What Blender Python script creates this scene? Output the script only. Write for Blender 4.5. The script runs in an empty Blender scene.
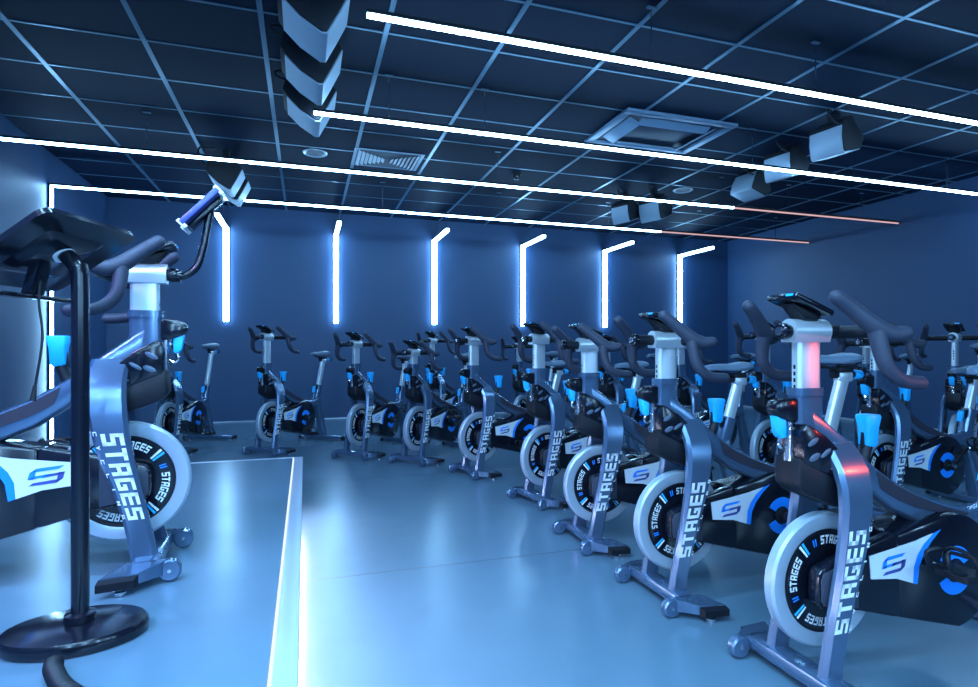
import bpy, bmesh, math, random
from mathutils import Vector, Matrix
random.seed(7)
R = math.radians
scene = bpy.context.scene
COL = scene.collection

# ------------------------------------------------------------------ materials
def mat(name, color, rough=0.5, metal=0.0, coat=0.0, noise=None, bump=0.0, bscale=60.0, spec=0.5):
    m = bpy.data.materials.new(name); m.use_nodes = True
    nt = m.node_tree; b = nt.nodes['Principled BSDF']
    b.inputs['Base Color'].default_value = (*color, 1)
    b.inputs['Roughness'].default_value = rough
    b.inputs['Metallic'].default_value = metal
    b.inputs['Coat Weight'].default_value = coat
    b.inputs['Coat Roughness'].default_value = 0.12
    b.inputs['Specular IOR Level'].default_value = spec
    if noise or bump:
        tc = nt.nodes.new('ShaderNodeTexCoord')
        nz = nt.nodes.new('ShaderNodeTexNoise'); nz.inputs['Scale'].default_value = bscale
        nz.inputs['Detail'].default_value = 4
        nt.links.new(tc.outputs['Object'], nz.inputs['Vector'])
        if noise:
            mx = nt.nodes.new('ShaderNodeMixRGB'); mx.blend_type = 'MIX'
            mx.inputs[1].default_value = (*[c * (1 - noise) for c in color], 1)
            mx.inputs[2].default_value = (*[min(1, c * (1 + noise)) for c in color], 1)
            nt.links.new(nz.outputs['Fac'], mx.inputs[0]); nt.links.new(mx.outputs[0], b.inputs['Base Color'])
        if bump:
            bp = nt.nodes.new('ShaderNodeBump'); bp.inputs['Strength'].default_value = bump
            bp.inputs['Distance'].default_value = 0.004
            nt.links.new(nz.outputs['Fac'], bp.inputs['Height']); nt.links.new(bp.outputs['Normal'], b.inputs['Normal'])
    return m

def emit(name, color, strength):
    m = bpy.data.materials.new(name); m.use_nodes = True
    nt = m.node_tree; nt.nodes.clear()
    e = nt.nodes.new('ShaderNodeEmission'); o = nt.nodes.new('ShaderNodeOutputMaterial')
    e.inputs['Color'].default_value = (*color, 1); e.inputs['Strength'].default_value = strength
    nt.links.new(e.outputs[0], o.inputs[0]); return m

LEDC = (0.29, 0.62, 1.0)
M = dict(
    frame=mat('frame_paint', (0.112, 0.188, 0.305), 0.22, 0.62, 0.6, noise=0.06, bscale=30),
    silver=mat('brushed_aluminium', (0.70, 0.76, 0.82), 0.34, 0.65, 0.0, noise=0.08, bscale=220),
    rim=mat('flywheel_rim', (0.38, 0.47, 0.56), 0.34, 0.35, 0.2, noise=0.04, bscale=40),
    black=mat('gloss_black_plastic', (0.005, 0.006, 0.012), 0.18, 0.0, 0.15, noise=0.2, bscale=20),
    matte=mat('matte_black_plastic', (0.005, 0.0065, 0.012), 0.5, 0.0, noise=0.2, bscale=40, spec=0.35),
    foam=mat('black_grip_foam', (0.026, 0.032, 0.058), 0.6, 0.0, noise=0.15, bump=0.25, bscale=140),
    saddle=mat('saddle_vinyl', (0.10, 0.15, 0.22), 0.42, 0.0, noise=0.1, bscale=60),
    white=mat('white_print', (0.80, 0.84, 0.88), 0.4, 0.0, noise=0.02, bscale=50),
    panel=mat('white_panel', (0.66, 0.74, 0.80), 0.3, 0.0, 0.2, noise=0.03, bscale=30),
    blue=mat('bright_blue_plastic', (0.008, 0.25, 0.90), 0.4, 0.0, noise=0.06, bscale=30),
    cyan=mat('light_blue_lever', (0.010, 0.46, 1.0), 0.4, 0.0, noise=0.06, bscale=30),
    chrome=mat('chrome', (0.75, 0.78, 0.82), 0.15, 1.0, noise=0.05, bscale=80),
    hub=mat('hub_grey_plastic', (0.035, 0.042, 0.065), 0.35, 0.0, noise=0.1, bscale=30),
    slot=mat('grey_slot', (0.13, 0.17, 0.24), 0.35, 0.4, noise=0.05, bscale=40),
    inlay=mat('dark_inlay', (0.035, 0.030, 0.045), 0.35, 0.0, 0.2, noise=0.15, bscale=30),
    screen=mat('console_glass', (0.02, 0.03, 0.04), 0.15, 0.0, 0.4, noise=0.1, bscale=20),
    wall=mat('navy_wall_paint', (0.023, 0.060, 0.142), 0.5, 0.0, noise=0.05, bump=0.05, bscale=3),
    tile=mat('black_ceiling_tile', (0.0050, 0.0135, 0.036), 0.7, 0.0, noise=0.25, bump=0.25, bscale=90, spec=0.12),
    tbar=mat('ceiling_grid_metal', (0.085, 0.18, 0.26), 0.3, 0.4, noise=0.08, bscale=20),
    floor=mat('floor_vinyl_plain', (0.098, 0.172, 0.235), 0.34, 0.0, noise=0.06, bscale=6),
    trim=mat('nosing_aluminium', (0.52, 0.57, 0.68), 0.35, 0.4, noise=0.04, bscale=40),
    edge=mat('white_edge_profile', (0.85, 0.88, 0.92), 0.35, 0.0, noise=0.02, bscale=40),
    speaker=mat('speaker_cabinet', (0.004, 0.006, 0.012), 0.65, 0.0, noise=0.2, bscale=50),
    grille=mat('speaker_grille', (0.40, 0.50, 0.60), 0.45, 0.2, noise=0.2, bump=0.3, bscale=260),
    acframe=mat('ceiling_unit_paint', (0.20, 0.30, 0.42), 0.3, 0.1, noise=0.04, bscale=20),
    acdark=mat('ceiling_unit_dark', (0.02, 0.032, 0.06), 0.5, 0.0, noise=0.1, bscale=20),
    mount=mat('tablet_blue_case', (0.05, 0.07, 0.30), 0.35, 0.0, 0.2, noise=0.08, bscale=20),
    led=emit('led_diffuser', LEDC, 58.0),
    ledfar=emit('led_diffuser_far', LEDC, 38.0),
    ledwall=emit('led_wall_diffuser', LEDC, 32.0),
    leddim=emit('led_dim_diffuser', (1.0, 0.62, 0.66), 0.75),
    edgeglow=emit('edge_glow', (0.70, 0.84, 1.0), 1.3),  # nosing edge profile given a weak glow so its line reads bright
    ledstrip=emit('led_step_strip', (0.80, 0.80, 1.0), 120.0),
)

def floor_material():
    m = M['floor']; nt = m.node_tree; b = nt.nodes['Principled BSDF']
    tc = nt.nodes.new('ShaderNodeTexCoord'); mp = nt.nodes.new('ShaderNodeMapping')
    mp.inputs['Scale'].default_value = (0.8, 1.6, 1.0)
    n2 = nt.nodes.new('ShaderNodeTexNoise'); n2.inputs['Scale'].default_value = 1.4; n2.inputs['Detail'].default_value = 2
    nt.links.new(tc.outputs['Object'], mp.inputs[0]); nt.links.new(mp.outputs[0], n2.inputs['Vector'])
    mr = nt.nodes.new('ShaderNodeMapRange'); mr.inputs[3].default_value = 0.20; mr.inputs[4].default_value = 0.30
    nt.links.new(n2.outputs['Fac'], mr.inputs[0]); nt.links.new(mr.outputs[0], b.inputs['Roughness'])
floor_material()

# ------------------------------------------------------------------ mesh builder
def crom(pts, sub=6):
    pts = [Vector(p) for p in pts]
    if len(pts) < 3 or sub < 2: return pts
    out = []
    for i in range(len(pts) - 1):
        p0 = pts[max(i-1, 0)]; p1 = pts[i]; p2 = pts[i+1]; p3 = pts[min(i+2, len(pts)-1)]
        for k in range(sub):
            t = k / sub
            out.append(0.5*((2*p1) + (p2-p0)*t + (2*p0-5*p1+4*p2-p3)*t*t + (-p0+3*p1-3*p2+p3)*t*t*t))
    out.append(pts[-1]); return out

class MB:
    def __init__(s): s.bm = bmesh.new(); s.mats = []
    def mi(s, m):
        m = M[m]
        if m not in s.mats: s.mats.append(m)
        return s.mats.index(m)
    def merge(s, tb, m, bevel=0, seg=2):
        if bevel:
            bmesh.ops.recalc_face_normals(tb, faces=tb.faces[:])
            es = [e for e in tb.edges if len(e.link_faces) == 2 and e.calc_face_angle(0) > R(32)]
            bmesh.ops.bevel(tb, geom=es, offset=bevel, segments=seg, affect='EDGES', profile=0.5, clamp_overlap=True)
        i = s.mi(m); mp = {}
        for v in tb.verts: mp[v] = s.bm.verts.new(v.co)
        for f in tb.faces:
            try: nf = s.bm.faces.new([mp[v] for v in f.verts]); nf.material_index = i
            except ValueError: pass
        tb.free()
    def box(s, a, b, m, bevel=0.0, mtx=None):
        tb = bmesh.new(); bmesh.ops.create_cube(tb, size=1)
        for v in tb.verts:
            v.co = Vector([(a[k]+b[k])/2 + v.co[k]*(b[k]-a[k]) for k in range(3)])
            if mtx: v.co = mtx @ v.co
        s.merge(tb, m, bevel); return s
    def prism(s, poly, y0, y1, m, bevel=0.0, fn=None):
        # side profile (x,z) swept over y
        tb = bmesh.new(); fn = fn or (lambda x, y, z: (x, y, z))
        A = [tb.verts.new(fn(x, y0, z)) for x, z in poly]; B = [tb.verts.new(fn(x, y1, z)) for x, z in poly]
        n = len(poly); tb.faces.new(A); tb.faces.new(B[::-1])
        for k in range(n): tb.faces.new((A[k], B[k], B[(k+1) % n], A[(k+1) % n]))
        s.merge(tb, m, bevel); return s
    def loft(s, rings, m, caps=True, closed=True):
        tb = bmesh.new(); V = [[tb.verts.new(p) for p in r] for r in rings]
        n = len(rings[0])
        for a, b in zip(V[:-1], V[1:]):
            for k in range(n if closed else n-1): tb.faces.new((a[k], a[(k+1) % n], b[(k+1) % n], b[k]))
        if caps: tb.faces.new(V[0][::-1]); tb.faces.new(V[-1])
        bmesh.ops.recalc_face_normals(tb, faces=tb.faces[:])
        s.merge(tb, m); return s
    def tube(s, path, r, m, n=10, sub=5, round_ends=False, sy=1.0):
        P = crom(path, sub); L = len(P)
        if isinstance(r, (int, float)): rr = [r]*L
        else:
            K = len(r)-1; rr = []
            for i in range(L):
                t = i/(L-1)*K; k = min(int(t), K-1); rr.append(r[k]+(r[k+1]-r[k])*(t-k))
        T = [(P[min(i+1, L-1)]-P[max(i-1, 0)]).normalized() for i in range(L)]
        up = Vector((0, 0, 1)) if abs(T[0].z) < 0.9 else Vector((1, 0, 0))
        u = (up - T[0]*up.dot(T[0])).normalized(); rings = []
        seqs = []
        for i in range(L):
            u = (u - T[i]*u.dot(T[i])).normalized(); seqs.append((P[i], T[i], u.copy(), rr[i]))
        if round_ends:
            p, t, u0, q = seqs[0]; pre = [(p - t*q*math.sin(a), t, u0, q*math.cos(a)) for a in (R(75), R(45), R(20))]
            p, t, u0, q = seqs[-1]; post = [(p + t*q*math.sin(a), t, u0, q*math.cos(a)) for a in (R(20), R(45), R(75))]
            seqs = pre + seqs + post
        for p, t, u0, q in seqs:
            w = t.cross(u0)
            rings.append([p + u0*q*math.cos(2*math.pi*k/n) + w*q*sy*math.sin(2*math.pi*k/n) for k in range(n)])
        return s.loft(rings, m)
    def lathe(s, prof, c, axis, m, n=32, closed_prof=False):
        # prof: (radius, along) ; axis 'y' or 'z' or 'x'
        rings = []
        for k in range(n):
            a = 2*math.pi*k/n; ring = []
            for r_, h in prof:
                ca, sa = r_*math.cos(a), r_*math.sin(a)
                ring.append({'y': (c[0]+ca, c[1]+h, c[2]+sa), 'z': (c[0]+ca, c[1]+sa, c[2]+h), 'x': (c[0]+h, c[1]+ca, c[2]+sa)}[axis])
            rings.append(ring)
        tb = bmesh.new(); V = [[tb.verts.new(p) for p in r_] for r_ in rings]; np_ = len(prof)
        for k in range(n):
            a, b = V[k], V[(k+1) % n]
            for j in range(np_ if closed_prof else np_-1):
                q = (a[j], a[(j+1) % np_], b[(j+1) % np_], b[j])
                tb.faces.new(q)
        if not closed_prof:
            tb.faces.new([V[k][0] for k in range(n)]); tb.faces.new([V[k][-1] for k in range(n)][::-1])
        bmesh.ops.remove_doubles(tb, verts=tb.verts[:], dist=1e-6)
        bmesh.ops.recalc_face_normals(tb, faces=tb.faces[:])
        s.merge(tb, m); return s
    def quads(s, qs, m):
        tb = bmesh.new()
        for q in qs: tb.faces.new([tb.verts.new(p) for p in q])
        s.merge(tb, m); return s
    def build(s, name, parent=None, loc=(0, 0, 0)):
        me = bpy.data.meshes.new(name); s.bm.to_mesh(me); s.bm.free()
        for m in s.mats: me.materials.append(m)
        for p in me.polygons: p.use_smooth = True
        me.set_sharp_from_angle(angle=R(38))
        o = bpy.data.objects.new(name, me); COL.objects.link(o); o.location = loc
        if parent: o.parent = parent
        return o

def tag(o, label=None, cat=None, group=None, kind=None):
    if label: o['label'] = label
    if cat: o['category'] = cat
    if group: o['group'] = group
    if kind: o['kind'] = kind
    return o
def empty(name, loc=(0, 0, 0), rz=0.0, **k):
    o = bpy.data.objects.new(name, None); COL.objects.link(o); o.location = loc; o.rotation_euler = (0, 0, rz)
    o.empty_display_size = 0.1
    return tag(o, **k)
KIDS = {}
def copy_tree(o, parent=None):
    c = o.copy(); COL.objects.link(c)
    if parent: c.parent = parent
    for ch in [x for x in o.children]: copy_tree(ch, c)
    return c

# ------------------------------------------------------------------ blocky sports lettering
def glyph(ch, t=1.2, w=4.0, h=6.0):
    B = lambda x0, y0, x1, y1: [(x0, y0), (x1, y0), (x1, y1), (x0, y1)]
    mid = (h-t)/2
    top, bot, md = B(0, h-t, w, h), B(0, 0, w, t), B(0, mid, w, mid+t)
    lf, rt = B(0, 0, t, h), B(w-t, 0, w, h)
    g = {'S': [top, bot, md, B(0, mid, t, h), B(w-t, 0, w, mid+t)], 'T': [top, B((w-t)/2, 0, (w+t)/2, h)],
         'A': [top, B(0, mid-0.5, w, mid+t-0.5), lf, rt], 'G': [top, bot, lf, B(w-t, 0, w, mid+t-0.4), B(w*0.5, mid-0.4, w, mid+t-0.4)],
         'E': [top, bot, md, lf], 'C': [top, bot, lf], 'L': [lf, bot], 'I': [B((w-t)/2, 0, (w+t)/2, h)],
         'N': [lf, rt, [(0, h), (t*1.2, h), (w, 0), (w-t*1.2, 0)]],
         'Y': [B((w-t)/2, 0, (w+t)/2, mid+t), [(0, h), (t, h), (w/2+t/2, mid), (w/2-t/2, mid)], [(w-t, h), (w, h), (w/2+t/2, mid), (w/2-t/2, mid)]],
         '/': [[(0, 0), (1.3, 0), (3.2, h), (1.9, h)]]}
    return g.get(ch, [])
def text_polys(word, gap=1.0, italic=0.12):
    out = []; x = 0
    for ch in word:
        for q in glyph(ch): out.append([(x+px+py*italic, py) for px, py in q])
        x += 4.0+gap
    return out, x-gap
def split_quad(q, n=3):
    # subdivide a quad along its longer direction so that it follows curved surfaces
    a, b, c, d = [Vector((*p, 0)) for p in q]
    if (b-a).length < (d-a).length: a, b, c, d = b, c, d, a
    return [[tuple(v[:2]) for v in (a.lerp(b, k/n), a.lerp(b, (k+1)/n), d.lerp(c, (k+1)/n), d.lerp(c, k/n))] for k in range(n)]

# ------------------------------------------------------------------ the indoor bike (forward = +x, left = +y)
LEG = [  # z, x_front, x_rear, y_outer, y_inner
    (0.045, 0.082, 0.000, 0.113, 0.080), (0.10, 0.072, -0.006, 0.113, 0.080), (0.20, 0.052, -0.026, 0.113, 0.080),
    (0.30, 0.030, -0.056, 0.112, 0.079), (0.38, 0.012, -0.086, 0.111, 0.078), (0.46, -0.002, -0.108, 0.110, 0.076),
    (0.54, -0.012, -0.124, 0.107, 0.072), (0.60, -0.016, -0.132, 0.100, 0.064), (0.65, -0.018, -0.136, 0.084, 0.044),
    (0.69, -0.016, -0.134, 0.062, 0.020), (0.725, -0.012, -0.125, 0.042, 0.0)]
def leg_at(z):
    for a, b in zip(LEG[:-1], LEG[1:]):
        if z <= b[0]: t = (z-a[0])/(b[0]-a[0]); return [a[k]+(b[k]-a[k])*t for k in range(5)]
    return list(LEG[-1])
def make_leg(sgn):
    mb = MB(); rings = []
    for z, xf, xr, yo, yi in LEG:
        r = 0.012; pts = [(xf-r, yi), (xf, yi+r*0.8), (xf, yo-r), (xf-r, yo), (xr+r, yo), (xr, yo-r), (xr, yi+r*0.8), (xr+r, yi)]
        rings.append([(x, y*sgn, z) for x, y in pts])
    mb.loft(rings, 'frame')
    def put(q, z0, z1, vlo, vhi, W, m):
        qs = []
        for sq in split_quad(q):
            pts = []
            for u, v in sq:
                uu = u/W if sgn > 0 else 1-u/W
                z = z0+(z1-z0)*uu; _, xf, xr, yo, _ = leg_at(z)
                xc = xr+(xf-xr)*(vlo+(vhi-vlo)*v/6.0)
                pts.append((xc, (yo+0.0014)*sgn, z))
            qs.append(pts if sgn > 0 else pts[::-1])
        mb.quads(qs, m)
    P, W = text_polys('STAGES', 0.9, 0.0)
    for q in P: put(q, 0.195, 0.482, 0.26, 0.86, W, 'white')
    P, W = text_polys('CYCLING', 9.0, 0.0)
    for q in P: put(q, 0.20, 0.49, 0.07, 0.17, W, 'white')
    return mb

SPINE = [((0.030, 0.840), (0.010, 0.72)), ((-0.06, 0.765), (-0.075, 0.655)), ((-0.10, 0.735), (-0.125, 0.62)), ((-0.19, 0.662), (-0.20, 0.558)),
         ((-0.29, 0.597), (-0.285, 0.500)), ((-0.40, 0.545), (-0.385, 0.455)), ((-0.54, 0.496), (-0.53, 0.428)),
         ((-0.65, 0.470), (-0.65, 0.415)), ((-0.74, 0.478), (-0.755, 0.400)), ((-0.815, 0.52), (-0.85, 0.38))]
def rrect(c0, c1, hw, r=0.3):
    # ring between two side points c0 (top) and c1 (bottom) in x,z with half-width hw
    a, b = Vector((c0[0], 0, c0[1])), Vector((c1[0], 0, c1[1])); d = b-a; k = 0.16
    f = lambda t, y: tuple(a+d*t+Vector((0, y, 0)))
    return [f(0, -hw*0.55), f(0, hw*0.55), f(k*0.5, hw*0.9), f(k, hw), f(1-k, hw), f(1-k*0.5, hw*0.9), f(1, hw*0.55), f(1, -hw*0.55), f(1-k*0.5, -hw*0.9), f(1-k, -hw), f(k, -hw), f(k*0.5, -hw*0.9)]
def sp(t, f):
    k = min(int(t), len(SPINE)-2); q = t-k
    top = [SPINE[k][0][i]+(SPINE[k+1][0][i]-SPINE[k][0][i])*q for i in (0, 1)]; bot = [SPINE[k][1][i]+(SPINE[k+1][1][i]-SPINE[k][1][i])*q for i in (0, 1)]
    return (top[0]+(bot[0]-top[0])*f, top[1]+(bot[1]-top[1])*f)

CRX, CRZ = -0.505, 0.302
def dial_arc(r0, r1, a0, a1, y, n=10):
    s = 1 if y > 0 else -1; qs = []
    for k in range(n):
        p = [R(a0+(a1-a0)*(k+j)/n) for j in (0, 1)]
        q = [(CRX+r*math.cos(a), y, CRZ+r*math.sin(a)) for r, a in ((r0, p[0]), (r1, p[0]), (r1, p[1]), (r0, p[1]))]
        qs.append(q)
    return qs

def make_bike():
    root = empty('exercise_bike')
    # main frame: head tube, spine, seat tube, rear leg
    f = MB()
    f.loft([rrect((0.076, z), (-0.022, z), 0.027) for z in (0.585, 0.70, 0.80, 0.885)], 'frame')
    f.loft([rrect((0.080, z), (-0.026, z), 0.031) for z in (0.868, 0.892)], 'frame')
    f.loft([rrect(a, b, w) for (a, b), w in zip(SPINE, (0.027, 0.038, 0.044, 0.040, 0.036, 0.034, 0.032, 0.032, 0.032, 0.032))], 'frame')
    f.loft([rrect((-0.752, 0.42), (-0.83, 0.39), 0.031), rrect((-0.775, 0.52), (-0.845, 0.505), 0.031), rrect((-0.812, 0.638), (-0.880, 0.618), 0.030)], 'frame')
    f.loft([rrect((-0.768, 0.46), (-0.85, 0.49), 0.028), rrect((-0.800, 0.34), (-0.878, 0.36), 0.030), rrect((-0.850, 0.20), (-0.930, 0.22), 0.036), rrect((-0.888, 0.055), (-0.962, 0.055), 0.046)], 'frame')
    for s in (1, -1):
        top = [sp(3.2+k*0.45, 0.10+0.06*abs(k-4)/4) for k in range(9)]; bot = [sp(3.35+k*0.41, 0.62-0.25*k/8) for k in range(9)]
        wy = lambda k: 0.0392-0.0052*min(1, k/6)
        f.quads([[(top[k][0], s*(wy(k)+0.002), top[k][1]), (top[k+1][0], s*(wy(k+1)+0.002), top[k+1][1]), (bot[k+1][0], s*(wy(k+1)+0.002), bot[k+1][1]), (bot[k][0], s*(wy(k)+0.002), bot[k][1])] for k in range(8)], 'inlay')
    f.build('frame', root)
    for s in (1, -1): make_leg(s).build('front_leg', root)
    # front stabilizer with angled feet
    st = MB()
    st.box((0.012, -0.185, 0.028), (0.092, 0.185, 0.070), 'frame', 0.010)
    for s in (1, -1):
        tb = [(0.115, 0.160), (0.106, 0.190), (0.044, 0.240), (-0.056, 0.252), (-0.016, 0.185), (0.0, 0.165)]
        for zz, m, pts in (((0.026, 0.070), 'frame', tb),):
            st.loft([[(x, s*y, zz[0]) for x, y in pts], [(x, s*y, zz[1]-0.02*max(0, (y-0.2)/0.08)) for x, y in pts]], m)
    fs = st.build('front_stabilizer', root)
    for s in (1, -1):
        w = MB(); w.lathe([(0.0, -0.016), (0.030, -0.016), (0.035, -0.011), (0.035, 0.011), (0.030, 0.016), (0.010, 0.017), (0.0, 0.018)], (0.124, s*0.172, 0.0365), 'y', 'frame', 20)
        w.tube([(0.124, s*0.172-0.020, 0.0365), (0.124, s*0.172+0.020, 0.0365)], 0.006, 'chrome', 8, 1)
        w.build('transport_wheel', fs)
        c = MB(); c.loft([[(0.046, s*0.238, 0.022), (-0.058, s*0.249, 0.022), (-0.062, s*0.270, 0.022), (0.037, s*0.262, 0.022)], [(0.046, s*0.238, 0.056), (-0.058, s*0.249, 0.056), (-0.062, s*0.270, 0.046), (0.037, s*0.262, 0.046)]], 'matte')
        c.build('foot_cap', fs)
        c = MB(); c.lathe([(0.0, 0.0), (0.020, 0.0), (0.020, 0.010), (0.008, 0.013), (0.008, 0.03), (0.0, 0.03)], (-0.004, s*0.236, 0.0), 'z', 'chrome', 14)
        c.build('levelling_foot', fs)
    # rear stabilizer
    st = MB(); st.box((-0.968, -0.262, 0.014), (-0.888, 0.262, 0.056), 'frame', 0.010)
    rs = st.build('rear_stabilizer', root)
    for s in (1, -1):
        c = MB(); c.box((-0.970, min(s*0.262, s*0.292), 0.010), (-0.886, max(s*0.262, s*0.292), 0.050), 'matte', 0.008); c.build('foot_cap', rs)
        c = MB(); c.lathe([(0.0, 0.0), (0.020, 0.0), (0.020, 0.010), (0.008, 0.013), (0.008, 0.032), (0.0, 0.032)], (-0.928, s*0.225, 0.0), 'z', 'chrome', 14); c.build('levelling_foot', rs)
    # flywheel
    fw = MB(); C = (-0.034, 0, 0.306)
    fw.lathe([(0.156, -0.0175), (0.161, -0.020), (0.196, -0.020), (0.203, -0.013), (0.203, 0.013), (0.196, 0.020), (0.161, 0.020), (0.156, 0.0175)], C, 'y', 'rim', 56, True)
    fw.lathe([(0.0, -0.017), (0.158, -0.017), (0.158, 0.017), (0.0, 0.017)], C, 'y', 'black', 48)
    fw.lathe([(0.147, -0.0178), (0.156, -0.019), (0.156, 0.019), (0.147, 0.0178)], C, 'y', 'matte', 48, True)
    for s in (1, -1):
        def pol(r, a): return (C[0]-s*r*math.cos(a), s*0.0182, C[2]+r*math.sin(a))
        for base in (100, 10, 190, 280):
            P, W = text_polys('STAGES', 1.0, 0.1)
            for q in P:
                qs = []
                for sq in split_quad(q, 2): qs.append([pol(0.112+v/6*0.026, R(base-u/W*46)) for u, v in sq])
                fw.quads(qs, 'white')
            a1 = base+14
            for da, m in ((0, 'blue'), (4, 'blue')): fw.quads([[pol(0.113, R(a1-da)), pol(0.135, R(a1-da-1)), pol(0.135, R(a1-da-3)), pol(0.113, R(a1-da-2))]], m)
            for da, m in ((-56, 'white'), (-61, 'cyan')): fw.quads([[pol(0.106, R(base+da)), pol(0.150, R(base+da)), pol(0.150, R(base+da-3.2)), pol(0.106, R(base+da-3.2))]], m)
    fw.build('flywheel', root)
    # drive cover: rounded rear disc tapering forward to the hub
    dc = MB()
    rear = [(CRX+0.185*math.cos(R(a)), CRZ-0.005+0.185*math.sin(R(a))) for a in range(82, 266, 9)]
    dc.prism([(-0.262, 0.437)]+rear+[(-0.262, 0.182)], -0.071, 0.071, 'black', 0.012)
    for s in (1, -1):
        hub = [(-0.245, 0.440), (-0.262, 0.440), (-0.275, 0.184), (-0.245, 0.187), (-0.115, 0.222), (0.034, 0.248), (0.050, 0.262), (0.053, 0.30), (0.050, 0.348), (0.034, 0.364), (-0.10, 0.408)]
        dc.prism(hub, min(s*0.0305, s*0.0715), max(s*0.0305, s*0.0715), 'black', 0.008)
        y = s*0.0725
        hubp = [(-0.095, 0.236), (0.036, 0.258), (0.046, 0.275), (0.046, 0.335), (0.036, 0.354), (-0.095, 0.388)]
        dc.prism(hubp, min(y, s*0.0765), max(y, s*0.0765), 'hub', 0.001)
        wp = [(-0.140, 0.386), (-0.23, 0.398), (-0.33, 0.413), (-0.405, 0.430), (-0.365, 0.402), (-0.338, 0.370), (-0.322, 0.335), (-0.318, 0.284), (-0.25, 0.306), (-0.148, 0.316)]
        dc.prism(wp, min(s*0.070, s*0.0742), max(s*0.070, s*0.0742), 'panel', 0)
        dc.quads([[(x, s*0.0738, z) for x, z in q] for q in ([(-0.405, 0.430), (-0.44, 0.440), (-0.398, 0.405), (-0.365, 0.402)], [(-0.365, 0.402), (-0.398, 0.405), (-0.366, 0.370), (-0.338, 0.370)], [(-0.338, 0.370), (-0.366, 0.370), (-0.346, 0.333), (-0.322, 0.335)], [(-0.322, 0.335), (-0.346, 0.333), (-0.338, 0.278), (-0.318, 0.284)])], 'blue')
        # swirl mark made of two slanted hooks
        lx, lz, k = -0.238, 0.352, 0.0080
        for polys, m in (([[(-4.4, 2.0), (3.4, 3.6), (4.8, 5.4), (-2.6, 4.2)], [(-4.4, 2.0), (-2.6, 4.2), (-3.2, -1.6), (-5.0, -1.8)], [(-5.0, -1.8), (-3.2, 0.0), (1.2, 1.1), (0.2, -0.6)]], 'blue'),
                         ([[(4.4, -2.0), (-3.4, -3.6), (-4.8, -5.4), (2.6, -4.2)], [(4.4, -2.0), (2.6, -4.2), (3.2, 1.6), (5.0, 1.8)], [(5.0, 1.8), (3.2, 0.0), (-1.2, -1.1), (-0.2, 0.6)]], 'mount')):
            dc.quads([[(lx-s*px*k*1.25, s*0.0752, lz+pz*k*0.72) for px, pz in q] for q in polys], m)
        dc.quads(dial_arc(0.038, 0.078, 30, 155, s*0.0722)+dial_arc(0.038, 0.078, 195, 335, s*0.0722), 'blue')
        dc.lathe([(0.0, -0.004), (0.034, -0.004), (0.034, 0.006), (0.018, 0.012), (0.0, 0.012)], (CRX, s*0.074, CRZ), 'y', 'matte', 20)
    dc.build('drive_cover', root)
    # cranks and pedals
    for s in (1, -1):
        ca = MB()
        ca.prism([(-0.022, -0.016), (0.0, -0.022), (0.03, -0.014), (0.150, -0.011), (0.168, -0.013), (0.178, 0.0), (0.168, 0.013), (0.150, 0.011), (0.03, 0.014), (0.0, 0.022), (-0.022, 0.016)], min(s*0.0, s*0.018), max(0, s*0.018), 'matte', 0.003)
        ca.tube([(0, -s*0.02, 0), (0, s*0.022, 0)], 0.013, 'chrome', 12, 1)
        arm = ca.build('crank_arm', root, (CRX, s*0.096, CRZ))
        p = MB(); y0 = s*0.03
        p.box((-0.045, min(s*0.035, s*0.125), -0.012), (0.045, max(s*0.035, s*0.125), 0.012), 'matte', 0.004)
        p.tube([(0, 0, 0), (0, s*0.04, 0)], 0.008, 'chrome', 8, 1)
        for q in (0.05, 0.11): p.tube([(0.03, s*q, 0.012), (0.085, s*q, 0.03), (0.10, s*q, 0.065), (0.07, s*(q*0.6+0.03), 0.075), (0.02, s*q, 0.06)], 0.006, 'matte', 6, 4)
        p.tube([(0.0, s*0.035, 0.0), (0.01, s*0.04, 0.055), (0.02, s*0.08, 0.075), (0.01, s*0.122, 0.055), (0.0, s*0.125, 0.0)], 0.006, 'matte', 6, 4)
        p.build('pedal', arm, (0.165, s*0.018, 0))
    # bottle holder with slots, front cover under it
    bh = MB()
    bh.prism([(0.070, 0.790), (0.0, 0.752), (-0.055, 0.705), (-0.068, 0.640), (-0.03, 0.622), (0.085, 0.672), (0.088, 0.77)], -0.052, 0.052, 'black', 0.008)
    for s in (1, -1):
        for (x, z, a) in ((0.052, 0.735, 20), (0.004, 0.700, 25), (0.046, 0.690, 15), (-0.034, 0.664, 30)):
            ring = [(x+0.021*math.cos(R(k*36))*math.cos(R(a))-0.012*math.sin(R(k*36))*math.sin(R(a)), z+0.012*math.sin(R(k*36))*math.cos(R(a))-0.021*math.cos(R(k*36))*math.sin(R(a))) for k in range(10)]
            bh.prism(ring, min(s*0.05, s*0.0545), max(s*0.05, s*0.0545), 'slot', 0.0015)
    bh.build('bottle_holder', root)
    fc = MB(); fc.prism([(0.096, 0.690), (0.100, 0.605), (0.075, 0.580), (-0.050, 0.530), (-0.066, 0.560), (-0.066, 0.632), (-0.03, 0.628)], -0.050, 0.050, 'matte', 0.010)
    fc.build('front_cover', root)
    br = MB(); br.tube([(0.088, 0, 0.80), (0.088, 0, 0.69)], 0.011, 'chrome', 12, 1); br.tube([(0.088, 0, 0.70), (0.088, 0, 0.675)], 0.018, 'chrome', 12, 1)
    br.build('brake_rod', root)
    # height adjuster
    ad = MB(); ad.prism([(0.074, 0.862), (0.125, 0.862), (0.152, 0.850), (0.160, 0.832), (0.145, 0.806), (0.10, 0.790), (0.074, 0.792)], -0.024, 0.024, 'black', 0.008)
    adj = ad.build('height_clamp', root)
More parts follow.
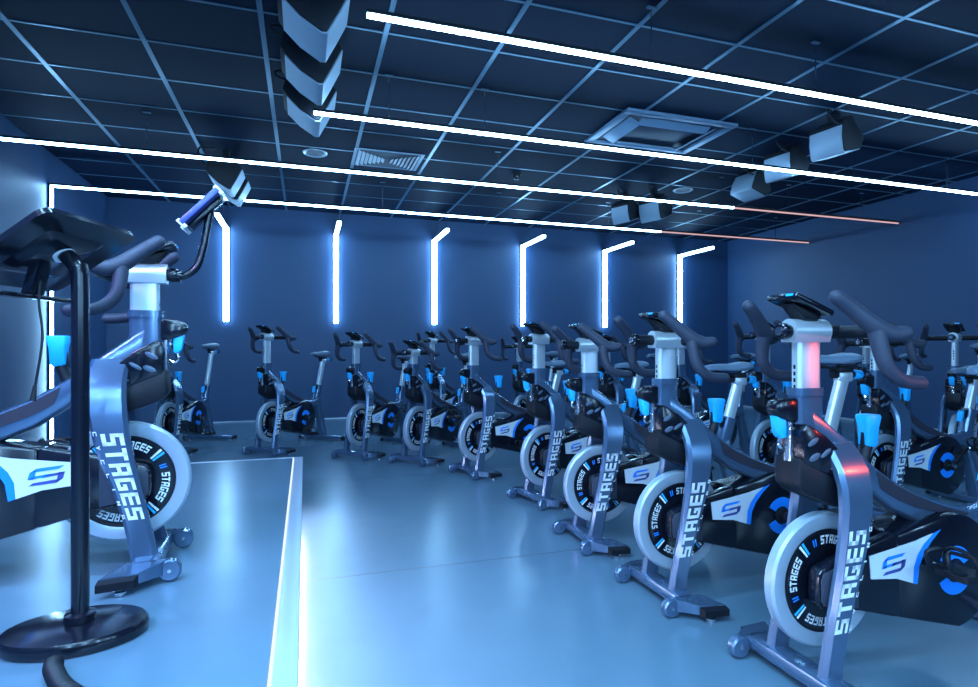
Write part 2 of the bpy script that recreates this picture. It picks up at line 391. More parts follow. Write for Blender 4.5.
    ad = MB(); ad.prism([(0.112, 0.812), (0.148, 0.812), (0.140, 0.760), (0.128, 0.742), (0.112, 0.745)], -0.017, 0.017, 'cyan', 0.006)
    ad.tube([(0.120, 0, 0.748), (0.126, 0, 0.724), (0.112, 0, 0.712), (0.094, 0, 0.722)], 0.006, 'chrome', 8, 4)
    ad.build('clamp_lever', adj)
    # resistance lever
    lv = MB(); lv.tube([(-0.195, 0, 0.64), (-0.215, 0, 0.69), (-0.226, 0, 0.725)], (0.019, 0.017, 0.017), 'matte', 12, 3)
    lever = lv.build('resistance_lever', root)
    lv = MB(); lv.loft([rrect((-0.226-a, z), (-0.226+a-0.006*0, z), b) for z, a, b in ((0.700, 0.014, 0.014), (0.708, 0.022, 0.020), (0.760, 0.025, 0.022), (0.795, 0.032, 0.026), (0.802, 0.029, 0.024))], 'cyan')
    lv.prism([(-0.206, 0.70), (-0.196, 0.70), (-0.204, 0.765), (-0.212, 0.765)], -0.006, 0.006, 'matte', 0.002)
    lv.build('lever_cap', lever)
    # handlebar post, clamp, slider, bars, console   (modelled for a clamp centre at z = 1.06)
    hp = MB(); hp.loft([rrect((0.068, z), (-0.020, z), 0.0185) for z in (0.72, 1.032)], 'silver')
    hp.quads([[(0.0685, -0.004, z), (0.0685, 0.004, z), (0.0685, 0.004, z+0.012), (0.0685, -0.004, z+0.012)] for z in (0.885, 0.905, 0.925, 0.945)], 'matte')
    hp.build('handlebar_post', root)
    cl = MB(); sec = [(0.034*math.sin(R(a)), 1.06+0.036*math.cos(R(a))) for a in range(-100, 101, 20)]+[(0.026, 1.026), (-0.026, 1.026)]
    cl.loft([[(x, y, z) for y, z in sec] for x in (-0.042, 0.092)], 'silver'); cl.build('slider_clamp', root)
    hb = MB()
    hb.tube([(-0.055, 0, 1.058), (0.165, 0, 1.058)], 0.021, 'matte', 16, 1)
    hb.lathe([(0.0, 0.0), (0.025, 0.0), (0.025, 0.018), (0.020, 0.022), (0.0, 0.022)], (0.163, 0, 1.058), 'x', 'black', 18)
    hb.lathe([(0.0, 0.0), (0.013, 0.0), (0.013, 0.004), (0.0, 0.004)], (0.185, 0, 1.058), 'x', 'chrome', 14)
    hb.tube([(0.03, -0.203, 1.054), (-0.035, -0.12, 1.056), (-0.035, 0.12, 1.056), (0.03, 0.203, 1.054)], 0.020, 'matte', 12, 5)
    bar = hb.build('handlebar', root)
    for s in (1, -1):
        g = MB()
        g.tube([(0.150, s*0.165, 1.146), (0.108, s*0.178, 1.112), (0.055, s*0.200, 1.064), (0.015, s*0.215, 1.045), (-0.018, s*0.230, 1.048)], (0.0205, 0.022, 0.026, 0.024, 0.019), 'foam', 14, 6, True)
        g.tube([(0.052, s*0.202, 1.058), (0.050, s*0.213, 1.000), (0.036, s*0.221, 0.952), (-0.008, s*0.225, 0.919), (-0.078, s*0.225, 0.911)], (0.024, 0.021, 0.0195, 0.019, 0.0195), 'foam', 14, 6, True)
        g.build('grip', bar)
    co = MB()
    mt = Matrix.Translation((0.050, 0, 1.138)) @ Matrix.Rotation(R(-20), 4, 'Y')
    co.box((-0.080, -0.058, -0.010), (0.074, 0.058, 0.010), 'black', 0.008, mt)
    co.box((-0.070, -0.048, 0.0085), (0.064, 0.048, 0.0115), 'screen', 0, mt)
    co.box((0.0735, 0.020, -0.003), (0.0755, 0.046, 0.004), 'cyan', 0, mt)
    co.prism([(0.10, 1.142), (-0.01, 1.110), (0.0, 1.090), (0.055, 1.092)], -0.028, 0.028, 'matte', 0.006)
    co.build('console', root)
    # seat (modelled for a seat clamp at z = 0.86)
    sp_ = MB(); d = Vector((-0.32, 0, 1)).normalized()
    a = Vector((-0.800, 0, 0.48)); b = a+d*0.41
    sp_.loft([rrect((p.x+0.030, p.z+0.009), (p.x-0.030, p.z-0.009), 0.0175) for p in (a, b)], 'silver')
    sp_.box((-0.965, -0.021, 0.838), (-0.885, 0.021, 0.884), 'silver', 0.008)
    sp_.build('seat_post', root)
    ss = MB(); ss.tube([(-0.86, 0, 0.870), (-0.99, 0, 0.870)], 0.016, 'matte', 12, 1)
    ss.box((-0.955, -0.03, 0.882), (-0.87, 0.03, 0.905), 'matte', 0.005)
    for s in (1, -1): ss.tube([(-0.75, s*0.012, 0.925), (-0.82, s*0.022, 0.905), (-0.93, s*0.024, 0.905), (-0.985, s*0.04, 0.93)], 0.0045, 'matte', 6, 4)
    ss.tube([(-0.985, 0.05, 0.90), (-1.04, 0.045, 0.870), (-1.065, 0.0, 0.86), (-1.04, -0.045, 0.870), (-0.985, -0.05, 0.90)], 0.005, 'matte', 6, 5)
    sl = ss.build('seat_slider', root)
    k = MB(); k.tube([(-0.985, 0, 0.870), (-0.995, 0, 0.870), (-1.03, 0, 0.870)], (0.021, 0.023, 0.019), 'cyan', 14, 2); k.build('slider_knob', sl)
    sd = MB(); rings = []
    for x, hw, zt, th in ((-0.690, 0.012, 0.944, 0.018), (-0.700, 0.021, 0.953, 0.030), (-0.740, 0.027, 0.960, 0.036), (-0.800, 0.036, 0.962, 0.040), (-0.860, 0.062, 0.963, 0.044), (-0.910, 0.082, 0.970, 0.048), (-0.945, 0.084, 0.974, 0.046), (-0.966, 0.070, 0.970, 0.036), (-0.976, 0.045, 0.962, 0.020)):
        ring = []
        for q in range(14):
            an = 2*math.pi*q/14; c, s_ = math.cos(an), math.sin(an)
            ring.append((x, hw*math.copysign(abs(c)**0.75, c), zt-th/2+th/2*math.copysign(abs(s_)**0.7, s_)-0.006*abs(c)))
        rings.append(ring)
    sd.loft(rings, 'saddle'); sd.build('saddle', root)
    # pop pin on the seat tube
    pp = MB(); pp.prism([(-0.772, 0.630), (-0.812, 0.634), (-0.800, 0.575), (-0.770, 0.580)], -0.022, 0.022, 'black', 0.005)
    pin = pp.build('pop_pin', root)
    pp = MB(); pp.prism([(-0.752, 0.612), (-0.774, 0.624), (-0.772, 0.585), (-0.748, 0.550), (-0.738, 0.556)], -0.015, 0.015, 'cyan', 0.004)
    pp.build('pin_lever', pin)
    return root

PROTO = make_bike()
BASE = lambda o: o.name.split('.')[0]
def pose(o, x, y, head, z=0.0, cap=1.06, fore=0.0, seat=0.86, crank=-70):
    o.location = (x, y, z); o.rotation_euler = (0, 0, R(90-head))
    for c in o.children:
        n = BASE(c)
        if n in ('handlebar_post', 'slider_clamp', 'console'): c.location = (0, 0, cap-1.06)
        elif n == 'handlebar': c.location = (fore, 0, cap-1.06)
        elif n in ('seat_post', 'seat_slider', 'saddle'): c.location = (-0.32*(seat-0.86), 0, seat-0.86)
        elif n == 'crank_arm':
            a = R(crank) if c.location.y > 0 else R(crank+180)
            c.rotation_euler = (0, -a, 0)
            for p in c.children: p.rotation_euler = (0, a, 0)
    return o

FRONT = 'indoor bikes in the front arc'; SECOND = 'indoor bikes in the row behind the front arc'; BACK = 'indoor bikes by the right wall'
BIKES = [
 (1.475, 1.360, 270.5, 0, 1.064, -0.060, 0.86, 18, 'largest grey indoor bike at front right, nearest the camera, red glints on post and flywheel', FRONT),
 (1.436, 2.014, 269.9, 0, 1.050, 0.000, 0.885, 172, 'grey indoor bike directly behind the nearest one, second along the front row', FRONT),
 (1.448, 2.699, 271.5, 0, 1.038, 0.000, 0.832, 60, 'grey indoor bike third along the front row, below the fifth wall light from the left', FRONT),
 (1.508, 3.533, 255.6, 0, 1.086, -0.030, 0.820, 200, 'grey indoor bike fourth along the front row, below the fourth wall light from the left', FRONT),
 (1.332, 4.480, 252.2, 0, 1.093, 0.000, 0.812, -40, 'grey indoor bike fifth along the front row, between third and fourth wall lights', FRONT),
 (0.950, 5.120, 226.0, 0, 0.996, 0.000, 0.870, 30, 'grey indoor bike sixth along the front row, handlebars set lowest', FRONT),
 (0.474, 5.550, 218.4, 0, 1.076, -0.030, 0.880, 150, 'grey indoor bike seventh along the front row, below the second wall light from the left', FRONT),
 (-0.343, 6.034, 215.2, 0, 1.150, -0.080, 0.900, -75, 'grey indoor bike just beyond the platform corner, handlebars set high against blue wall', FRONT),
 (-1.285, 6.276, 196.0, 0, 1.06, 0.000, 0.990, -85, "grey indoor bike half hidden behind the instructor's bike, tall silver seat post", FRONT),
 (3.264, 2.533, 266.7, 0, 1.060, 0.000, 0.800, 140, 'grey indoor bike behind the nearest bike, its white drive panel seen past the handlebar', SECOND),
 (3.177, 3.316, 259.8, 0, 1.120, -0.020, 0.870, -30, 'grey indoor bike in second row, seen left of the nearest bike post', SECOND),
 (3.110, 4.200, 255.0, 0, 1.065, 0.000, 0.880, 15, 'grey indoor bike in second row, peeking past the post of second front bike', SECOND),
 (2.900, 5.100, 246.0, 0, 1.065, 0.000, 0.880, 70, 'grey indoor bike in second row, peeking past the post of third front bike', SECOND),
 (2.340, 6.112, 228.0, 0, 1.068, -0.020, 0.900, -20, 'grey indoor bike in second row, seen between fourth and fifth front bikes', SECOND),
 (1.500, 6.900, 224.0, 0, 1.140, -0.060, 0.880, 20, 'grey indoor bike nearest the back wall, seen between fifth and sixth front bikes', SECOND),
 (4.873, 3.157, 247.7, 0, 1.116, -0.030, 0.970, 40, 'grey indoor bike at far right edge, whole handlebar and console against blue wall', BACK),
 (5.000, 4.000, 255.0, 0, 1.080, 0.000, 0.880, 10, "grey indoor bike by right wall, seat seen behind the nearest bike's handlebar drop", BACK),
]
for i, (x, y, h, z, cap, fore, seat, crank, lab, grp) in enumerate(BIKES):
    b = PROTO if i == 0 else copy_tree(PROTO)
    pose(b, x, y, h, z, cap, fore, seat, crank); tag(b, lab, 'exercise bike', grp)
PZ = 0.25
INST = copy_tree(PROTO)
pose(INST, -0.555, 2.265, 86.4, PZ+0.002, 1.022, -0.060, 0.88, 20)
tag(INST, "instructor's grey indoor bike on the raised platform, purple-tinted grips, facing the class", 'exercise bike')
del INST['group']
# tablet arm on the instructor's bike
arm = MB()
arm.tube([(0.120, 0, 1.018), (0.150, 0, 1.022), (0.185, 0, 1.055), (0.205, 0, 1.12), (0.222, 0, 1.22), (0.232, 0, 1.28)], 0.013, 'black', 12, 6)
arm.lathe([(0.0, 0), (0.022, 0), (0.022, 0.03), (0, 0.03)], (0.105, 0, 1.018), 'x', 'black', 16)
am = arm.build('tablet_arm', INST)
tm = Matrix.Translation((0.198, 0, 1.262)) @ Matrix.Rotation(R(-48), 4, 'Y')
for s in (-1, 1):
    hh = MB(); x = s*0.086
    for y in (-0.055, 0.055): hh.box((x-0.007, y-0.007, -0.024), (x+0.007, y+0.007, 0.014), 'white', 0.002, tm)
    hh.box((x-0.006, -0.055, -0.016), (x+0.006, 0.055, -0.004), 'white', 0.002, tm)
    hh.build('grip_bracket', am)
hh = MB(); hh.box((-0.075, -0.03, -0.032), (0.075, 0.03, -0.013), 'black', 0.004, tm); hh.build('bracket_plate', am)
th = R(90-86.4)
IM = Matrix.Translation((-0.555, 2.265, PZ+0.002)) @ Matrix.Rotation(th, 4, 'Z')
tb_ = empty('tablet', IM @ Vector((0.198, 0, 1.262)), th, label="tablet in dark blue case clamped above the handlebar of the instructor's bike", cat='tablet')
t2 = MB(); rot = Matrix.Rotation(R(-48), 4, 'Y')
t2.box((-0.088, -0.065, -0.012), (0.088, 0.065, 0.009), 'mount', 0.006, rot); t2.build('case', tb_)
t2 = MB(); t2.box((-0.078, -0.057, 0.0085), (0.078, 0.057, 0.0105), 'screen', 0, rot); t2.build('screen', tb_)

# ------------------------------------------------------------------ room shell
XL, XR, YB, YF, H = -2.53, 7.56, 8.85, -3.2, 3.08
def struct(mb, name): return tag(mb.build(name), kind='structure')
f = MB(); f.box((XL-0.1, YF-0.1, -0.08), (XR+0.1, YB+0.1, 0.0), 'floor'); struct(f, 'floor')
seam = MB()
for y in (0.62, 2.62, 4.62): seam.box((0.0, y-0.0018, -0.001), (XR, y+0.0018, 0.0006), 'inlay')
struct(seam, 'trim_2')
w = MB(); w.box((XL-0.1, YB, 0), (XR+0.1, YB+0.1, H+0.1), 'wall'); struct(w, 'wall_back')
w = MB(); w.box((XL-0.1, YF, 0), (XL, YB, H+0.1), 'wall'); struct(w, 'wall_left')
w = MB(); w.box((XR, YF, 0), (XR+0.1, YB, H+0.1), 'wall'); struct(w, 'wall_right')
w = MB(); w.box((XL-0.1, YF-0.1, 0), (XR+0.1, YF, H+0.1), 'wall'); struct(w, 'wall_front')
b = MB(); b.box((XL, YB-0.012, 0), (XR, YB, 0.016), 'trim', 0.003); struct(b, 'baseboard_back')
b = MB(); b.box((XR-0.012, YF, 0), (XR, YB-0.012, 0.035), 'trim', 0.003); struct(b, 'baseboard_right')
# suspended ceiling: tiles set between the bars of the grid
c = MB()
GX = [-1.78+0.76*k for k in range(-1, 13)]; GX = [x for x in GX if XL < x < XR]
GY = [4.32+0.578*k for k in range(-13, 8)]; GY = [y for y in GY if YF < y < YB]
c.box((XL-0.1, YF-0.1, H+0.012), (XR+0.1, YB+0.1, H+0.1), 'tile')
xs = [XL]+GX+[XR]; ys = [YF]+GY+[YB]
for i in range(len(xs)-1):
    for j in range(len(ys)-1):
        c.box((xs[i]+0.014, ys[j]+0.010, H-0.004), (xs[i+1]-0.014, ys[j+1]-0.010, H+0.013), 'tile')
for x in GX: c.box((x-0.016, YF, H-0.010), (x+0.016, YB, H-0.003), 'tbar')
for y in GY: c.box((XL, y-0.008, H-0.009), (XR, y+0.008, H-0.0035), 'tbar')
struct(c, 'ceiling')

# ------------------------------------------------------------------ linear lights
LZ = 2.72
def ceiling_light(y, x0, x1, split, hang, label, drop=None):
    o = empty('linear_light', ((x0+x1)/2, y, LZ), label=label, cat='light', group='linear lights hung under the ceiling')
    lx = (x0+x1)/2
    h = MB(); h.box((x0-lx, -0.014, 0.010), (x1-lx, 0.014, 0.030), 'speaker', 0.003)
    if drop: h.box((x0-lx-0.018, -0.020, -LZ+0.0), (x0-lx, 0.020, 0.030), 'speaker')
    h.build('housing', o)
    d = MB(); d.box((x0-lx+0.002, -0.012, -0.010), ((split or x1)-lx, 0.012, 0.010), 'ledfar' if y > 5 else 'led', 0.003)
    if drop: d.box((x0-lx+0.001, -0.012, -LZ+0.01), (x0-lx+0.022, 0.012, -0.009), 'led', 0.003)
    d.build('diffuser', o)
    if split:
        d = MB(); d.box((split-lx, -0.008, -0.008), (x1-lx, 0.008, 0.008), 'leddim', 0.003); tag(d.build('diffuser', o), 'dim pinkish end of the light')
    for x in hang:
        g = MB(); g.tube([(x-lx, 0, 0.030), (x-lx, 0, H-LZ-0.01)], 0.0045, 'chrome', 6, 1); g.box((x-lx-0.03, -0.012, H-LZ-0.016), (x-lx+0.03, 0.012, H-LZ-0.009), 'tbar'); g.build('hanger_wire', o)
    return o
ceiling_light(2.97, 0.30, XR-0.01, None, (1.98, 3.25, 5.4), 'brightest and nearest linear light, running across the top right of the ceiling')
ceiling_light(4.30, 0.06, XR-0.01, None, (0.6, 1.35, 3.95, 5.2, 6.5), 'linear light starting at the lowest of the hanging speakers, second from the camera')
ceiling_light(5.60, XL+0.012, XR-0.01, 4.87, (-1.3, 1.9, 4.7, 5.7, 6.9), 'linear light third from the camera, crossing from left frame edge to right wall')
ceiling_light(7.03, XL+0.020, XR-0.01, 4.84, (0.9, 2.4, 4.0, 5.5, 6.9), 'linear light bent down the left wall to the floor, furthest from the camera', True)
# wall lights: a vertical tube on the back wall that turns out under the ceiling
def wall_light(px, label):
    o = empty('wall_light', (px, YB, 2.73), label=label, cat='light', group='bent tube lights on the back wall')
    zb = 1.43-2.73; L = 0.92
    h = MB(); h.box((-0.045, -0.014, zb), (0.045, -0.001, 0.05), 'speaker'); h.box((-0.030, -L, 0.032), (0.030, -0.014, 0.055), 'speaker'); h.build('housing', o)
    d = MB(); d.box((-0.036, -0.062, zb), (0.036, -0.014, 0.032), 'ledwall', 0.008); d.box((-0.026, -L, -0.010), (0.026, -0.062, 0.032), 'ledwall', 0.006); d.build('diffuser', o)
    for y in (-L+0.06, -0.35):
        g = MB(); g.tube([(0, y, 0.055), (0, y, H-2.73-0.01)], 0.003, 'chrome', 6, 1); g.build('hanger_wire', o)
for px, lab in ((-1.06, 'first bent wall light from the left, behind the tablet'), (0.44, 'second bent wall light from the left, turning toward the camera'),
        (1.936, 'third bent wall light from the left, above the sixth front bike'), (3.425, 'fourth bent wall light from the left, above the fourth front bike'),
        (4.946, 'fifth bent wall light from the left, above the third front bike'), (6.475, 'sixth bent wall light, rightmost near the dark corner')):
    wall_light(px, lab)

# ------------------------------------------------------------------ stage platform with lit edge
o = empty('stage_platform', (-1.27, 0.6, 0), label='low raised platform at left with pale metal nosing and lit edge', cat='platform')
PX, PY0, PY1 = -0.015, YF+0.3, 4.31
ox, oy = -1.27, 0.6
d = MB(); d.box((XL+0.005-ox, PY0-oy, 0.0), (PX-0.05-ox, PY1-0.05-oy, PZ-0.03), 'matte'); d.build('base', o)
d = MB(); d.box((XL+0.005-ox, PY0-oy, PZ-0.03), (PX-0.068-ox, PY1-0.04-oy, PZ), 'floor'); d.build('deck', o)
d = MB(); d.box((PX-0.058-ox, PY0-oy, PZ-0.03), (PX-ox, PY1-oy, PZ+0.001), 'trim', 0.003); d.box((XL+0.005-ox, PY1-0.04-oy, PZ-0.03), (PX-0.058-ox, PY1-oy, PZ+0.001), 'trim', 0.003)
d.box((PX-0.066-ox, PY0-oy, PZ-0.02), (PX-0.059-ox, PY1-0.04-oy, PZ+0.004), 'edgeglow', 0.001); d.build('edge_trim', o)
d = MB(); d.box((PX-0.030-ox, PY0-oy, PZ-0.042), (PX-0.016-ox, 3.75-oy, PZ-0.031), 'ledstrip'); d.build('step_light', o)

# ------------------------------------------------------------------ lectern
LX, LY = -0.572, 1.759
o = empty('lectern', (LX, LY, PZ+0.002), R(90-111.4), label='black lectern stand with round base and tilted desk, on the platform at left', cat='lectern')
d = MB(); d.lathe([(0.0, 0.0), (0.168, 0.0), (0.172, 0.006), (0.172, 0.024), (0.164, 0.034), (0.10, 0.042), (0.04, 0.046), (0.0, 0.046)], (0, 0, 0), 'z', 'black', 48)
rq = Matrix.Rotation(R(21.4), 4, 'Z')
for v in d.bm.verts: v.co = rq @ (Matrix.Diagonal((0.98, 0.70, 1, 1)) @ (rq.inverted() @ v.co))
d.build('base', o)
d = MB(); d.tube([(0.012, 0, 0.04), (0.012, 0, 0.5), (0.012, 0, 0.92), (0.004, 0, 0.968), (-0.028, 0, 1.003)], 0.0205, 'black', 20, 6)
d.lathe([(0.015, 0.0), (0.035, 0.004), (0.035, 0.022), (0.015, 0.028)], (0.012, 0, 0.043), 'z', 'black', 24); d.build('pole', o)
tilt = Matrix.Translation((-0.068, 0, 1.008)) @ Matrix.Rotation(R(-33), 4, 'Y')
d = MB(); W2, E2 = 0.160, 0.146
outl = []
for cx_, cy_, a0 in ((E2-0.03, W2-0.03, 0), (-E2+0.03, W2-0.03, 90), (-E2+0.03, -W2+0.03, 180), (E2-0.03, -W2+0.03, 270)):
    for k in range(5): outl.append((cx_+0.03*math.cos(R(a0+k*22.5)), cy_+0.03*math.sin(R(a0+k*22.5))))
d.loft([[tuple(tilt @ Vector((x, y, zz))) for x, y in outl] for zz in (-0.008, 0.006)], 'black')
d.loft([[tuple(tilt @ Vector((x*k, y*k, zz))) for x, y in outl] for k, zz in ((0.42, -0.022), (0.6, -0.008))], 'black')
d.box((-E2, -W2+0.02, 0.004), (-E2+0.012, W2-0.02, 0.030), 'black', 0.003, tilt); d.build('desk', o)
d = MB(); d.tube([(-0.030, 0, 1.000), (-0.040, 0, 1.012)], 0.026, 'white', 20, 1); d.build('collar', o)
d = MB(); d.box((-0.115, -0.26, 0.885), (-0.085, 0.10, 0.897), 'black', 0.003)
d.prism([(-0.115, 0.896), (-0.085, 0.896), (-0.06, 0.99), (-0.085, 0.99)], -0.045, 0.0, 'black', 0.004); d.build('lower_rail', o)
LM = Matrix.Translation((LX, LY, PZ)) @ Matrix.Rotation(R(90-111.4), 4, 'Z')
cb = empty('cable', LM @ Vector((-0.075, -0.02, 0.985)), label='thin dark cable dangling beside the lectern pole from its desk', cat='cable')
d = MB(); d.tube([(0, 0, 0.0), (-0.006, -0.004, -0.10), (0.004, -0.01, -0.2), (-0.010, -0.016, -0.325)], 0.0032, 'matte', 8, 6); d.build('cord', cb)
d = MB(); d.tube([(-0.010, -0.016, -0.32), (-0.014, -0.018, -0.36)], (0.004, 0.008), 'matte', 8, 1); d.build('plug', cb)
# ribbed cable cover lying on the platform
d = MB(); pth = crom([(-0.560, 1.585, PZ+0.021), (-0.545, 1.545, PZ+0.021), (-0.495, 1.46, PZ+0.021), (-0.40, 1.36, PZ+0.021), (-0.30, 1.28, PZ+0.021), (-0.2, 1.2, PZ+0.021)], 16)
d.tube([tuple(p) for p in pth], [0.0205 if k % 2 else 0.0165 for k in range(len(pth))], 'matte', 12, 1)
tag(d.build('cable_sleeve'), 'thick ribbed black cable sleeve on the platform in front of the lectern base', 'cable')

# ------------------------------------------------------------------ loudspeakers
SEC = [(a, b) for a, b in [(-0.195, 0.03), (-0.165, -0.02), (-0.085, -0.115), (0.02, -0.195), (0.05, -0.195), (0.12, -0.09), (0.195, 0.03), (0.15, 0.165), (-0.15, 0.165)]]
def speaker(x, y, z, roll, yaw, label, grp, L=0.31, k=0.86):
    o = empty('ceiling_speaker', (x, y, z), R(yaw), label=label, cat='speaker', group=grp)
    rm = Matrix.Rotation(R(roll), 4, 'Y')
    T = lambda a, yy, b: tuple(rm @ Vector((a*k, yy, b*k)))
    c = MB(); c.prism([(a, b) for a, b in SEC], 0, L, 'speaker', 0.006, T); c.build('cabinet', o)
    g = MB(); dr = SEC[1:7]
    off = [(a*1.035+0.0, b*1.035-0.003) for a, b in dr]
    inn = [(a*0.99, b*0.99) for a, b in reversed(dr)]
    g.prism(off+inn, 0.012, L-0.012, 'grille', 0.0, T); g.build('grille', o)
    b = MB(); top = H-z
    b.box((-0.03, L/2-0.03, 0.05), (0.03, L/2+0.03, top-0.012), 'speaker', 0.004); b.tube([(-0.10, 0.03, 0.08), (-0.22, 0.02, 0.10), (-0.23, 0.06, top-0.04), (-0.10, 0.1, top-0.02)], 0.008, 'speaker', 8, 5); b.build('bracket', o)
SP1 = 'speakers hung in a line near the nearest light ends'
speaker(0.125, 2.47, 2.88, -6, 0, 'hanging speaker cut off by the top edge, topmost of the left line', SP1, 0.34, 0.96)
speaker(0.045, 3.14, 2.88, -6, 0, 'hanging speaker with dark end and pale grille, second from top in left line', SP1, 0.34, 0.96)
speaker(0.040, 3.75, 2.88, -6, 0, 'hanging speaker with pale chevron grille, third from top in left line', SP1, 0.34, 0.96)
speaker(0.035, 4.36, 2.88, -6, 0, 'hanging speaker crossed by the second linear light end, lowest of the left line', SP1, 0.34, 0.96)
SP2 = 'speakers hung above the far left bikes'
speaker(-0.77, 6.25, 2.80, -6, 0, 'hanging speaker far left above the tablet, nearer of the pair', SP2)
speaker(-0.75, 6.66, 2.80, -6, 0, 'hanging speaker far left above the tablet, further of the pair crossing the light', SP2, 0.31)
SP3 = 'speakers hung along the right side'
speaker(4.42, 3.68, 2.84, 42, 8, 'hanging speaker at right, nearer of the pair above the second linear light', SP3, 0.31, 0.80)
speaker(4.60, 4.40, 2.87, 42, 8, 'hanging speaker at right, cut across by the second linear light', SP3, 0.31, 0.80)
speaker(4.86, 5.15, 2.90, 72, 8, 'hanging speaker at right showing only a pale sliver of grille', SP3, 0.31, 0.80)
speaker(4.26, 6.10, 2.80, 35, 20, 'hanging speaker between third and fourth lights, right one of that pair', SP3, 0.31, 0.80)
speaker(3.98, 6.36, 2.80, 35, 20, 'hanging speaker between third and fourth lights, left one of that pair', SP3, 0.28, 0.74)

# ------------------------------------------------------------------ ceiling fittings
o = empty('ceiling_air_conditioner', (3.17, 4.64, H), label='square ceiling air conditioning cassette with pale flaps above the second light', cat='air conditioner')
d = MB()
for a, b in (((-0.57, -0.40), (0.57, -0.33)), ((-0.57, 0.33), (0.57, 0.40)), ((-0.57, -0.33), (-0.50, 0.33)), ((0.50, -0.33), (0.57, 0.33))): d.box((a[0], a[1], -0.035), (b[0], b[1], -0.009), 'acframe', 0.004)
d.build('frame', o)
d = MB(); d.box((-0.30, -0.17, -0.030), (0.30, 0.17, -0.012), 'acdark', 0.006); d.box((-0.50, -0.33, -0.014), (0.50, 0.33, -0.0095), 'acdark'); d.build('intake_panel', o)
for (x, y, lx, ly, ax, an) in ((-0.40, 0, 0.06, 0.24, 'Y', 28), (0.40, 0, 0.06, 0.24, 'Y', -28), (0, -0.25, 0.36, 0.045, 'X', -28), (0, 0.25, 0.36, 0.045, 'X', 28)):
    d = MB(); d.box((-lx, -ly, -0.005), (lx, ly, 0.005), 'acframe', 0.002, Matrix.Translation((x, y, -0.040)) @ Matrix.Rotation(R(an), 4, ax)); d.build('flap', o)
o = empty('ceiling_vent', (0.84, 6.19, H), label='ceiling air vent with white louvres in a fan pattern, between second and third lights', cat='vent')
d = MB(); d.box((-0.36, -0.27, -0.016), (-0.33, 0.27, -0.009), 'acframe'); d.box((0.33, -0.27, -0.016), (0.36, 0.27, -0.009), 'acframe'); d.box((-0.33, -0.27, -0.016), (0.33, -0.245, -0.009), 'acframe'); d.box((-0.33, 0.245, -0.016), (0.33, 0.27, -0.009), 'acframe'); d.box((-0.33, -0.245, -0.012), (0.33, 0.245, -0.0095), 'acdark'); d.build('frame', o)
for s in (-1, 1):
    for k in range(7):
        hl = 0.225-k*0.028; x = s*(0.30-k*0.042)
        d = MB(); d.box((-0.017, -hl, -0.002), (0.017, hl, 0.002), 'white', 0, Matrix.Translation((x, 0, -0.024)) @ Matrix.Rotation(R(s*-32), 4, 'Y')); d.build('louvre', o)
for x, y, lab in ((0.10, 6.21, 'round recessed downlight, unlit, left of the ceiling vent'), (4.60, 6.20, 'round recessed downlight, unlit, at right near the hanging speakers')):
    o = empty('recessed_downlight', (x, y, H), label=lab, cat='downlight', group='recessed downlights')
    d = MB(); d.lathe([(0.085, -0.010), (0.115, -0.022), (0.125, -0.010)], (0, 0, 0), 'z', 'silver', 28, True); d.build('trim_ring', o)
    d = MB(); d.lathe([(0.0, -0.012), (0.09, -0.012), (0.09, -0.0095), (0.0, -0.0095)], (0, 0, 0), 'z', 'acdark', 24); d.build('lens', o)
o = empty('ceiling_sensor', (2.34, 6.22, H), label='small dark ceiling sensor between second and third linear lights', cat='sensor')
d = MB(); d.lathe([(0.0, -0.03), (0.05, -0.03), (0.055, -0.009), (0.0, -0.009)], (0, 0, 0), 'z', 'matte', 20); d.build('mount', o)
d = MB(); d.lathe([(0.0, -0.085), (0.030, -0.075), (0.042, -0.05), (0.042, -0.03), (0.0, -0.03)], (0, 0, 0), 'z', 'black', 20); d.build('dome', o)

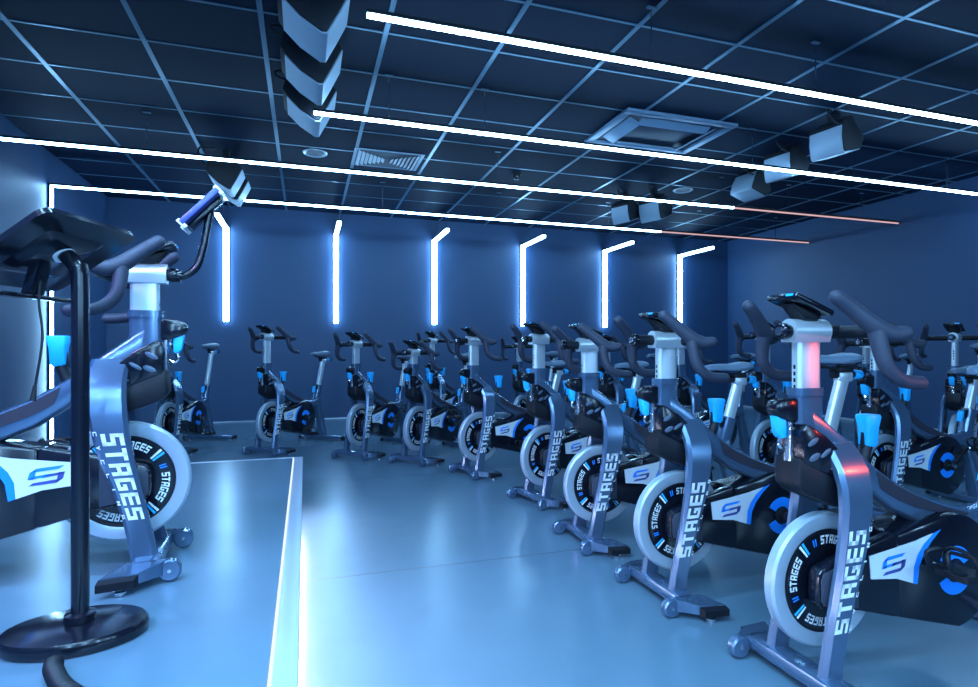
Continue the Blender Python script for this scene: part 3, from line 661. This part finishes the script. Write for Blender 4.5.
# ------------------------------------------------------------------ lamps added out of view
def lamp(name, kind, loc, color, energy, size=0.1, target=None, spot=None):
    l = bpy.data.lights.new(name, kind); l.color = color; l.energy = energy
    if kind == 'AREA': l.size = size
    else: l.shadow_soft_size = size
    if spot: l.spot_size = R(spot); l.spot_blend = 0.8
    o = bpy.data.objects.new(name, l); COL.objects.link(o); o.location = loc
    if target: o.rotation_euler = (Vector(target)-Vector(loc)).to_track_quat('-Z', 'Y').to_euler()
lamp('purple_stage_spot', 'SPOT', (-1.9, 0.5, 2.6), (0.60, 0.22, 1.0), 150, 0.15, (-0.85, 2.1, 1.0), 58)
lamp('red_glint_spot', 'SPOT', (2.25, 0.72, 0.98), (1.0, 0.07, 0.03), 6.0, 0.02, (1.46, 1.33, 0.80), 34)  # unseen red spot added for the glints on the nearest bike
# unseen fill strips added overhead and behind the camera
for y in (1.64, 0.31, -1.02, -2.3):
    l = bpy.data.lights.new('fill_strip', 'AREA'); l.shape = 'RECTANGLE'; l.size = 3.2; l.size_y = 0.05; l.color = LEDC; l.energy = 135
    q = bpy.data.objects.new('fill_strip', l); COL.objects.link(q); q.location = (-0.8, y, 2.7)

for x in (-1.06, 0.44, 1.94, 3.43, 4.95):  # unseen strips added at the front wall as soft fill on the bikes
    l = bpy.data.lights.new('front_fill_strip', 'AREA'); l.shape = 'RECTANGLE'; l.size = 0.08; l.size_y = 1.4; l.color = LEDC; l.energy = 40
    q = bpy.data.objects.new('front_fill_strip', l); COL.objects.link(q); q.location = (x, YF+0.08, 2.05); q.rotation_euler = (R(90), 0, 0)

w = bpy.data.worlds.new('world'); scene.world = w; w.use_nodes = True
w.node_tree.nodes['Background'].inputs[0].default_value = (0.01, 0.02, 0.05, 1); w.node_tree.nodes['Background'].inputs[1].default_value = 0.3

# ------------------------------------------------------------------ camera
cam = bpy.data.cameras.new('camera'); co = bpy.data.objects.new('camera', cam); COL.objects.link(co)
co.location = (0, 0, 1.0); co.rotation_euler = (R(90), 0, R(-17.84))
cam.sensor_width = 36; cam.lens = 571.7/978*36; cam.shift_y = 8.5/978; cam.clip_start = 0.02
scene.camera = co
vs = scene.view_settings; scene.display_settings.display_device = 'sRGB'
vs.view_transform = 'Standard'; vs.look = 'None'; vs.gamma = 1; vs.use_curve_mapping = False; vs.exposure = 0.0
scene.cycles.use_denoising = True; scene.cycles.max_bounces = 10; scene.cycles.diffuse_bounces = 5; scene.cycles.sample_clamp_indirect = 6
